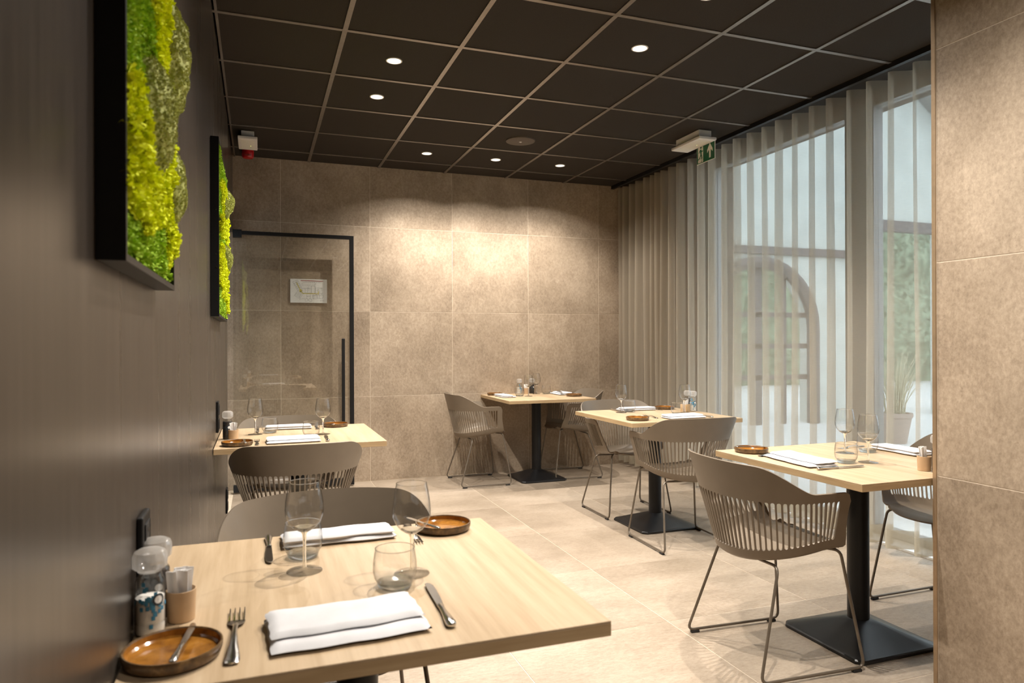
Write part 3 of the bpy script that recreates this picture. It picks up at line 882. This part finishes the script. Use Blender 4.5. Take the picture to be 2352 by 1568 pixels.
def chair(label, x, y, heading, group='taupe slatted armchairs'):
    back, seat, frames, cross, glide = chair_meshes()
    t = thing('armchair', label, 'chair', (x,y,0), heading, group)
    link('backrest', back, t); link('seat', seat, t); link('cross_rod', cross, t, (-.105,0,.394)); link('cross_rod', cross, t, (.12,0,.439))
    for sgn in (-1,1):
        l_ = link('sled_leg', frames[sgn], t)
        for gx_ in (-.19,.19): link('glide', glide, l_, (gx_,sgn*.245,0))
    return t
D_ = math.radians
chair('taupe slatted armchair seen from behind at the table beside the stone pillar', 1.905, 2.255, D_(-3.0))
chair('taupe slatted armchair mostly hidden behind the stone pillar, facing its table', 2.935, 2.285, D_(180))
chair('taupe slatted armchair seen from behind at the middle table by the curtain', 2.435, 3.675, D_(88))
chair('taupe slatted armchair on the far side of the middle table, facing the viewer', 2.505, 4.495, D_(-91))
chair('taupe slatted armchair in side view left of the table at the tiled wall', 1.815, 5.885, D_(0))
chair('taupe slatted armchair on the curtain side of the table at the tiled wall', 2.715, 5.905, D_(175))
chair('taupe armchair seen from behind at the rear table on the dark wall', .165, 3.450, D_(91))
chair('taupe armchair on the far side of the rear table, in front of the glass door', .165, 4.185, D_(-90))
chair('taupe armchair facing the viewer across the nearest table', .190, 1.885, D_(-88))

# ------------------------------------------------------------------ tables
def table(label, x0, x1, y0, y1):
    cx, cy, w, d = (x0+x1)/2, (y0+y1)/2, x1-x0, y1-y0
    t = thing('bistro_table', label, 'table', (cx,cy,0), 0, 'square wood topped pedestal tables')
    def top():
        return MB().box(-w/2,w/2,-d/2,d/2,-.0035,0).mesh('table_top', M['wood'], bevel=.0008, segs=1)
    link('table_top', cached(('ttop',round(w,3),round(d,3)), top), t, (0,0,TZ))
    link('top_edge', cached(('tedge',round(w,3),round(d,3)), lambda: MB().box(-w/2,w/2,-d/2,d/2,-.0265,-.0036).mesh('top_edge', M['wood_edge'], bevel=.0008, segs=1)), t, (0,0,TZ))
    link('mounting_plate', cached('tplate', lambda: MB().box(-.16,.16,-.16,.16,-.006,0).mesh('mounting_plate', M['black'], bevel=.002)), t, (0,0,TZ-.0266))
    link('column', cached('tcol', lambda: MB().lathe([(.0425,.06),(.0425,TZ-.033)],32).mesh('column', M['black'], smooth=.6)), t)
    def basem():
        b = MB(); s = .212
        rings = [(s-.004,0,1),(s,.004,1),(s,.012,1),(s-.004,.017,1),(s-.016,.020,1),(.052,.080,.35),(.042,.083,0)]
        n = 48; vs = []
        for r, z, sq in rings:
            for k in range(n):
                g = 2*PI*(k+.5)/n; x, y = math.cos(g), math.sin(g)
                m = 1/max(abs(x),abs(y)); f = 1*(1-sq)+m*sq
                # soften corners a little
                if sq == 1: f = min(f, 1.385)
                vs.append((x*r*f,y*r*f,z))
        fs = [(i*n+k,i*n+(k+1)%n,(i+1)*n+(k+1)%n,(i+1)*n+k) for i in range(len(rings)-1) for k in range(n)]
        fs.append(tuple(reversed(range(n)))); 
        b.add(vs,fs)
        return b.mesh('pedestal_base', M['base_black'], smooth=.45)
    link('pedestal_base', cached('tbase', basem), t)
    return t
table('wood topped pedestal table nearest the viewer against the dark wall', WX+.003, .580, 1.092, 1.862)
table('wood topped pedestal table at the rear of the dark wall before the glass door', WX+.003, .600, 3.485, 4.285)
table('wood topped pedestal table pushed against the tiled back wall', 1.955, 2.755, 5.450, 6.250)
table('wood topped pedestal table in the middle by the curtain', 2.105, 2.905, 3.690, 4.490)
table('wood topped pedestal table beside the stone pillar', 1.930, 2.740, 1.828, 2.640)

# ------------------------------------------------------------------ tableware builders
def wine_glass(label, x, y):
    t = thing('wine_glass', label, 'wine glass', (x,y,TZ), 0, 'wine glasses on the tables')
    link('rim', cached('wg_r', lambda: MB().lathe([(.0320+.0009*math.cos(g),.192+.0009*math.sin(g)) for g in [2*PI*k/8 for k in range(9)]],40).mesh('rim', M['solid_glass'], smooth=1.2)), t)
    link('foot', cached('wg_f', lambda: MB().lathe([(.0,.001),(.034,.0005),(.0375,.0012),(.036,.003),(.012,.006),(.0045,.010)],36).mesh('foot', M['glass'], smooth=.8)), t)
    link('stem', cached('wg_s', lambda: MB().lathe([(.0045,.010),(.0035,.022),(.0033,.060),(.0042,.078),(.008,.086)],16).mesh('stem', M['solid_glass'], smooth=.8)), t)
    link('bowl_base', cached('wg_bb', lambda: MB().lathe([(.0,.0862),(.008,.0862),(.0165,.0905),(.0225,.0955),(.012,.0935),(.0,.0925)],32).mesh('bowl_base', M['solid_glass'], smooth=1.0)), t)
    prof = [(.004,.085),(.012,.087),(.024,.095),(.034,.107),(.0395,.122),(.0405,.134),(.0390,.152),(.0355,.174),(.0320,.192)]
    inner = [(r-.0012,z+.001) for r,z in reversed(prof[1:])]
    link('bowl', cached('wg_b', lambda: MB().lathe([(.0,.0855)]+prof,40).mesh('bowl', M['glass'], smooth=.8)), t)
    return t
def tumbler(label, x, y):
    t = thing('water_tumbler', label, 'tumbler', (x,y,TZ), 0, 'water tumblers on the tables')
    prof = [(.030,.010),(.036,.013),(.041,.022),(.0435,.036),(.0430,.052),(.0405,.070),(.0385,.079)]
    inner = [(r-.0014,z+.0005) for r,z in reversed(prof)]
    link('wall', cached('tu_w', lambda: MB().lathe(prof,40).mesh('wall', M['glass'], smooth=.8)), t)
    link('rim', cached('tu_r', lambda: MB().lathe([(.0385+.0010*math.cos(g),.079+.0010*math.sin(g)) for g in [2*PI*k/8 for k in range(9)]],40).mesh('rim', M['solid_glass'], smooth=1.2)), t)
    link('base', cached('tu_b', lambda: MB().lathe([(.0,.0005),(.029,.0005),(.0335,.004),(.036,.013),(.030,.0105),(.0,.009)],40).mesh('base', M['base_glass'], smooth=.8)), t)
    return t
def cutlery_profile(prof, n=10):
    # prof: list of (x along, half width, half thickness, z centre)
    b = MB(); vs = []
    for x, w, h, zc in prof:
        for k in range(n):
            g = 2*PI*k/n; vs.append((x, w*math.cos(g), zc+h*math.sin(g)))
    m = len(prof)
    fs = [(i*n+k,(i+1)*n+k,(i+1)*n+(k+1)%n,i*n+(k+1)%n) for i in range(m-1) for k in range(n)]
    fs += [tuple(range(n)), tuple(reversed(range((m-1)*n,m*n)))]
    return b.add(vs,fs)
def fork_meshes():
    def mk():
        h = cutlery_profile([(-.098,.004,.001,.0035),(-.096,.0095,.0018,.0036),(-.085,.0105,.0018,.0040),(-.06,.0085,.0018,.0055),(-.03,.0055,.002,.0085),(0,.0036,.0022,.0095),(.025,.0034,.0022,.0075),(.034,.006,.0016,.0055)])
        hd = cutlery_profile([(.032,.005,.0014,.0058),(.040,.0105,.0012,.0040),(.050,.0128,.0011,.0024),(.060,.0130,.0010,.0018)])
        ti = MB().tube([(.058,0,.0018),(.075,0,.0018),(.092,0,.0035),(.102,0,.0065)],[.0021,.0019,.0016,.0009],6)
        return (h.mesh('fork_handle',M['steel'],smooth=.9), hd.mesh('fork_head',M['steel'],smooth=.9), ti.mesh('fork_tine',M['steel'],smooth=.9))
    return cached('fork', mk)
def place_line(tip, end):
    dx, dy = tip[0]-end[0], tip[1]-end[1]
    return ((tip[0]+end[0])/2,(tip[1]+end[1])/2), math.atan2(dy,dx)
def fork(label, tip, end, z=TZ):
    (x,y), a_ = place_line(tip,end); h, hd, ti = fork_meshes()
    t = thing('fork', label, 'fork', (x,y,z), a_, 'steel forks on the tables')
    k_ = math.dist(tip,end)/.2; t.scale = (k_,k_,k_)
    link('handle',h,t); link('head',hd,t)
    for k in (-1.5,-.5,.5,1.5): link('tine',ti,t,(0,k*.0072,0))
    return t
def knife(label, tip, end, z=TZ, s=1.0, tilt=0, cat='knife', group='steel knives on the tables'):
    (x,y), a_ = place_line(tip,end)
    def mk():
        h = cutlery_profile([(-.112,.004,.003,.0060),(-.110,.0075,.0048,.0060),(-.102,.0095,.0058,.0062),(-.085,.0088,.0055,.0062),(-.055,.0062,.0042,.0060),(-.030,.0052,.0038,.0058),(-.018,.0066,.0046,.0056),(-.012,.0052,.0036,.0054)],12)
        pts = [(-.014,-.006),(.02,-.0085),(.07,-.0095),(.095,-.0085),(.108,-.004),(.112,.002),(.107,.0062),(.09,.0072),(-.014,.0060)]
        bl = MB().poly(pts,.0045,.0060)
        return (h.mesh('knife_handle',M['steel'],smooth=.9), bl.mesh('knife_blade',M['steel'],bevel=.0005,segs=1))
    h, bl = cached('knife', mk)
    t = thing('table_knife' if s == 1 else 'butter_knife', label, cat, (x,y,z), a_, group)
    t.rotation_euler = (0,tilt,a_); t.scale = (s,s,s)
    link('handle',h,t); link('blade',bl,t)
    return t
def plate(label, x, y):
    t = thing('side_plate', label, 'plate', (x,y,TZ), random.uniform(0,6), 'small brown stoneware plates')
    link('body', cached('pl_b', lambda: MB().lathe([(.0,.001),(.064,.001),(.069,.004),(.0715,.012),(.0720,.0195),(.0712,.0212),(.0692,.0212),(.0678,.0190)],48).mesh('plate_body', M['ware'], smooth=.7)), t)
    link('well', cached('pl_w', lambda: MB().lathe([(.0678,.0190),(.0672,.010),(.0640,.0070),(.0,.0062)],48).mesh('plate_well', M['glaze'], smooth=.7)), t)
    return t
def pillow(w, d, h, seed, droop=0.0):
    # soft folded cloth layer, w along x, d along y
    b = MB(); nu, nv = 30, 14; vs = []
    def top(i,j,up):
        u, v = -1+2*i/nu, -1+2*j/nv
        ex = 1-abs(u)**14; ey = 1-abs(v)**8
        f = max(0,min(ex,ey))**.45
        n_ = noise.noise(Vector((u*1.6,v*1.3,seed)))*.16 + noise.noise(Vector((u*4.5,v*1.2,seed+5)))*.09
        z = h*(.5+.5*f*(1+n_)) if up else h*.5*(1-f)
        x = u*w/2 + .004*noise.noise(Vector((v*2,seed,1))); y = v*d/2 + .006*noise.noise(Vector((u*1.8,seed,4)))
        return (x, y, z - (droop*u*u if up else 0)*h)
    b.grid(lambda i,j: top(i,j,True),nu,nv); b.grid(lambda i,j: top(i,j,False),nu,nv)
    return b.mesh('napkin_layer', M['napkin'], smooth=1.3, merge=True)
_nk = [0]
def napkin(label, x, y, rot, w=.255, d=.135, z=TZ):
    _nk[0] += 1; k = _nk[0] % 4
    t = thing('folded_napkin', label, 'napkin', (x,y,z), rot, 'folded white cloth napkins')
    lo = cached(('nk_lo',k,w,d), lambda: pillow(w,d,.0125,k*7.3))
    up = cached(('nk_up',k,w,d), lambda: pillow(w*.985,d*.74,.0140,k*5.1+2))
    link('lower_fold', lo, t, (0,0,.0005)); link('upper_fold', up, t, (.0,d*.105,.0105), (D_(1.5),0,D_(.8)))
    return t
def mill(label, x, y, kind, rot=0.0, z=TZ):
    t = thing('salt_mill' if kind == 'salt' else 'pepper_mill', label, 'mill', (x,y,z), rot, 'clear salt and pepper mills')
    prof = [(.0,.0015),(.0215,.0015),(.0235,.005),(.0235,.018),(.0222,.020),(.0235,.0225),(.0235,.085),(.0225,.090),(.0185,.097),(.0175,.104),(.0195,.106)]
    link('jar', cached('ml_j', lambda: MB().lathe(prof,32).mesh('jar', M['glass'], smooth=.7)), t)
    fill = .062 if kind == 'salt' else .088
    link('contents', cached('ml_c'+kind, lambda: MB().lathe([(.0,.003),(.0215,.003),(.0222,.006),(.0222,fill),(.0,fill+.001)],32).mesh('contents', M['salt' if kind=='salt' else 'pepper'], smooth=.6)), t)
    def cap():
        n = 40; vs = []; pr = [(.0,.104),(.0175,.104),(.0205,.108),(.0255,.112),(.0262,.130),(.0240,.138),(.0170,.142),(.0,.143)]
        for i,(r,zz) in enumerate(pr):
            for k in range(n):
                g = 2*PI*k/n; f = 1+(.045 if (k//2)%2 else 0)*(1 if 3 <= i <= 4 else 0)
                vs.append((r*f*math.cos(g), r*f*math.sin(g), zz))
        fs = [(i*n+k,i*n+(k+1)%n,(i+1)*n+(k+1)%n,(i+1)*n+k) for i in range(len(pr)-1) for k in range(n)]
        return MB().add(vs,fs).mesh('grinder_cap', M['cap'], smooth=.5)
    link('grinder_cap', cached('ml_cap', cap), t)
    R_ = .0238
    def patch(cells, mat, nm):
        b = MB()
        for (a0,a1,z0,z1) in cells: b.lathe([(R_,z0),(R_,z1)],6,a0=a0,a1=a1)
        return b.mesh(nm, mat, smooth=.6)
    rn_ = random.Random(2); cells = []
    for k in range(34):
        a_ = -PI/2 + rn_.gauss(-.05,.42); zz = .056+rn_.gauss(0,.013)
        cells.append((a_,a_+.24,zz,zz+.007))
    link('label_print', cached('ml_l'+kind, lambda: patch(cells, M['blue_print' if kind=='salt' else 'dark_print'], 'label_print')), t)
    def badge(r0,r1,rr_,mat,nm):
        b = MB(); n = 20; vs = []
        for rad in (r0,r1):
            for k in range(n):
                g = 2*PI*k/n; ax = rad*math.cos(g); zz = .061+rad*math.sin(g); an = -PI/2+.34+ax/rr_
                vs.append((rr_*math.cos(an),rr_*math.sin(an),zz))
        return b.add(vs,[(k,(k+1)%n,n+(k+1)%n,n+k) for k in range(n)]).mesh(nm,mat)
    link('badge_ring', cached('ml_b1', lambda: badge(.0065,.0100,.02415,M['dark_print'],'badge_ring')), t)
    link('badge_face', cached('ml_b2', lambda: badge(.0005,.0065,.02410,M['white_print'],'badge_face')), t)
    return t
a = N('clear_ribbed_plastic'); d_ = a.node('ShaderNodeBsdfTranslucent'); d_.inputs['Color'].default_value = (.85,.83,.80,1)
g_ = a.node('ShaderNodeBsdfGlossy'); g_.inputs['Roughness'].default_value = .08; t_ = a.node('ShaderNodeBsdfTransparent'); df = a.node('ShaderNodeBsdfDiffuse'); df.inputs['Color'].default_value = (.78,.75,.71,1)
m1 = a.node('ShaderNodeMixShader'); m1.inputs[0].default_value = .5; a.l(d_.outputs[0], m1.inputs[1]); a.l(df.outputs[0], m1.inputs[2])
m2 = a.node('ShaderNodeMixShader'); m2.inputs[0].default_value = .62; a.l(m1.outputs[0], m2.inputs[1]); a.l(t_.outputs[0], m2.inputs[2])
m3 = a.node('ShaderNodeMixShader'); m3.inputs[0].default_value = .14; a.l(m2.outputs[0], m3.inputs[1]); a.l(g_.outputs[0], m3.inputs[2])
a.l(m3.outputs[0], a.out.inputs['Surface']); M['cap'] = a.m
def cup(label, where, x, y, wood, rot=0.0, n=6, seed=1, z=TZ):
    t = thing('sachet_cup', label, 'cup', (x,y,z), rot, 'small cups of paper sachets')
    if wood:
        me = cached('cup_w', lambda: MB().box(-.024,.024,-.024,.024,0,.004).box(-.024,-.021,-.024,.024,.004,.052).box(.021,.024,-.024,.024,.004,.052).box(-.021,.021,-.024,-.021,.004,.052).box(-.021,.021,.021,.024,.004,.052).mesh('cup_body',M['maple']))
    else:
        me = cached('cup_r', lambda: MB().lathe([(.0,.001),(.0225,.001),(.0245,.054),(.0235,.0545),(.0215,.003),(.0,.003)],32).mesh('cup_body',M['card'],smooth=.6))
    link('body', me, t)
    sm_ = cached('sachet', lambda: MB().grid(lambda i,j: ((-1+2*i/4)*.0092,.0016*math.sin(i*1.5)+.001*math.sin(j*1.2),.086*j/6),4,6).mesh('sachet',M['paper'],smooth=1.0,solid=.0012))
    rn_ = random.Random(seed)
    for k in range(n):
        s = link('paper_sachet', sm_, None, (x+rn_.uniform(-.008,.008), y+rn_.uniform(-.008,.008), z+.0045), (rn_.uniform(-.14,.14),rn_.uniform(-.14,.14),rn_.uniform(-.6,.6)))
        tag(s, 'white paper sachet standing in the cup on the '+where, 'sachet', 'sachets in the cup on the '+where)
    return t

T1, T2, T3, T4, T5 = 'nearest table', 'rear table on the dark wall', 'table at the tiled wall', 'middle table by the curtain', 'table beside the pillar'
# nearest table
wine_glass('wine glass at the far side of the nearest table, left one', .091, 1.557)
wine_glass('wine glass behind the front tumbler on the nearest table, right one', .303, 1.460)
tumbler('water tumbler behind the left wine glass on the nearest table', .094, 1.662)
tumbler('water tumbler behind the front napkin on the nearest table', .255, 1.393)
napkin('folded white napkin at the front edge of the nearest table', .142, 1.222, D_(3.5), .258, .150)
napkin('folded white napkin at the far edge of the nearest table', .185, 1.792, D_(181), .270, .120)
fork('steel fork left of the front napkin on the nearest table', (-.037,1.362), (-.040,1.137))
knife('steel table knife right of the front napkin on the nearest table', (.318,1.385), (.309,1.150))
knife('steel table knife at the far left setting of the nearest table', (.022,1.630), (.022,1.855))
fork('steel fork by the far brown plate of the nearest table', (.364,1.668), (.372,1.860))
plate('brown stoneware side plate in the front corner of the nearest table', -.126, 1.200)
plate('brown stoneware side plate in the far corner of the nearest table', .452, 1.778)
knife('small butter knife lying on the front plate of the nearest table', (-.104,1.280), (-.120,1.138), TZ+.0165, .68, 0, 'knife', 'butter knives on the plates')
knife('small butter knife lying on the far plate of the nearest table', (.376,1.850), (.424,1.722), TZ+.0165, .68, 0, 'knife', 'butter knives on the plates')
mill('clear salt mill with blue label at the wall side of the nearest table', -.1735, 1.318, 'salt', .35)
mill('clear pepper mill just behind the salt mill on the nearest table', -.1735, 1.385, 'pepper')
cup('round kraft cup of sachets beside the salt mill on the nearest table', T1, -.130, 1.362, False, 0, 7, 3)
# rear table on the dark wall
wine_glass('wine glass near the pepper mill on the rear table by the dark wall', -.018, 3.975)
wine_glass('wine glass right of centre on the rear table by the dark wall', .323, 3.855)
tumbler('water tumbler at the far setting of the rear table by the dark wall', .057, 4.025)
tumbler('water tumbler behind the near napkin on the rear table by the dark wall', .256, 3.780)
napkin('folded white napkin at the near edge of the rear table by the dark wall', .160, 3.620, D_(2), .255, .135)
napkin('folded white napkin at the far edge of the rear table by the dark wall', .160, 4.185, D_(179), .250, .125)
fork('steel fork left of the near napkin on the rear table', (-.009,3.735), (-.008,3.545))
knife('steel table knife right of the near napkin on the rear table', (.328,3.770), (.322,3.560))
knife('steel table knife at the far setting of the rear table', (-.005,4.045), (-.005,4.255))
fork('steel fork near the far plate of the rear table', (.312,4.060), (.316,4.250))
plate('brown stoneware side plate at the near corner of the rear table', -.097, 3.590)
plate('brown stoneware side plate at the far corner of the rear table', .422, 4.195)
knife('small butter knife lying on the near plate of the rear table', (-.070,3.650), (-.060,3.522), TZ+.0165, .66, 0, 'knife', 'butter knives on the plates')
knife('small butter knife lying on the far plate of the rear table', (.340,4.235), (.400,4.130), TZ+.0165, .66, 0, 'knife', 'butter knives on the plates')
mill('clear pepper mill against the wall on the rear table', -.150, 3.845, 'pepper')
cup('round kraft cup of sachets beside the pepper mill on the rear table', T2, -.120, 3.770, False, 0, 7, 8)
# table at the tiled wall
plate('brown side plate at the left end of the table on the tiled wall', 2.055, 6.130)
napkin('folded white napkin at the left end of the table on the tiled wall', 2.075, 5.900, D_(92), .235, .130)
tumbler('water tumbler at the left end of the table on the tiled wall', 2.222, 5.925)
wine_glass('wine glass left of centre on the table at the tiled wall', 2.291, 5.880)
wine_glass('wine glass right of centre on the table at the tiled wall', 2.465, 6.120)
mill('clear salt mill against the tiled wall at the back table', 2.320, 6.190, 'salt', .3)
mill('clear pepper mill against the tiled wall at the back table', 2.455, 6.210, 'pepper')
cup('kraft cup of sachets at the table on the tiled wall', T3, 2.385, 6.180, False, 0, 7, 12)
tumbler('water tumbler at the right end of the table on the tiled wall', 2.548, 6.080)
napkin('folded white napkin at the right end of the table on the tiled wall', 2.660, 5.995, D_(-88), .235, .130)
fork('steel fork beside the right plate of the table on the tiled wall', (2.655,6.050), (2.612,5.860), TZ+.0255)
fork('steel fork beside the left plate of the table on the tiled wall', (2.150,6.210), (2.148,6.025))
plate('brown side plate at the right front corner of the table on the tiled wall', 2.675, 5.735)
# middle table by the curtain
wine_glass('wine glass at the far left setting of the middle table', 2.349, 4.270)
wine_glass('wine glass near the mills on the middle table', 2.751, 4.105)
tumbler('water tumbler right of the left wine glass on the middle table', 2.430, 4.300)
tumbler('water tumbler behind the near napkin on the middle table', 2.646, 4.035)
plate('brown stoneware side plate at the near left corner of the middle table', 2.225, 3.835)
plate('brown stoneware side plate at the far right corner of the middle table', 2.770, 4.390)
napkin('folded white napkin at the near edge of the middle table', 2.560, 3.835, D_(2), .270, .130)
napkin('folded white napkin at the far edge of the middle table', 2.540, 4.400, D_(180), .265, .125)
fork('steel fork left of the near napkin on the middle table', (2.400,4.050), (2.385,3.860), TZ)
knife('steel table knife right of the near napkin on the middle table', (2.750,3.990), (2.734,3.765))
knife('steel table knife at the far setting of the middle table', (2.372,4.300), (2.386,4.468))
fork('steel fork at the far setting of the middle table', (2.690,4.300), (2.700,4.470))
mill('clear salt mill with blue label on the middle table', 2.868, 4.180, 'salt', -.3)
mill('clear pepper mill beside the salt mill on the middle table', 2.866, 4.240, 'pepper')
cup('square wooden cup of sachets on the middle table', T4, 2.805, 4.180, True, .5, 8, 5)
# table beside the pillar
wine_glass('wine glass farther back on the table beside the pillar', 2.405, 2.370)
wine_glass('wine glass nearer the pillar on the table beside the pillar', 2.304, 2.152)
tumbler('water tumbler in front of the wine glasses on the table beside the pillar', 2.218, 2.180)
tumbler('water tumbler at the far setting of the table beside the pillar', 2.521, 2.358)
plate('brown stoneware side plate at the far corner of the table beside the pillar', 2.045, 2.540)
knife('small butter knife on the plate of the table beside the pillar', (2.130,2.530), (1.995,2.572), TZ+.0165, .68, 0, 'knife', 'butter knives on the plates')
fork('steel fork beside the near napkin on the table beside the pillar', (2.200,2.462), (1.990,2.424))
napkin('folded white napkin at the near setting of the table beside the pillar', 2.062, 2.268, D_(-94), .290, .135)
knife('steel table knife in front of the napkin on the table beside the pillar', (2.222,2.085), (1.980,2.095))
napkin('folded white napkin at the far setting of the table beside the pillar', 2.668, 2.305, D_(88), .240, .130)
fork('steel fork at the far setting of the table beside the pillar', (2.470,2.470), (2.640,2.490))
cup('kraft cup of sachets half hidden by the stone pillar', T5, 2.358, 1.945, False, 0, 6, 21)
mill('clear pepper mill at the edge of the stone pillar', 2.362, 1.888, 'pepper')
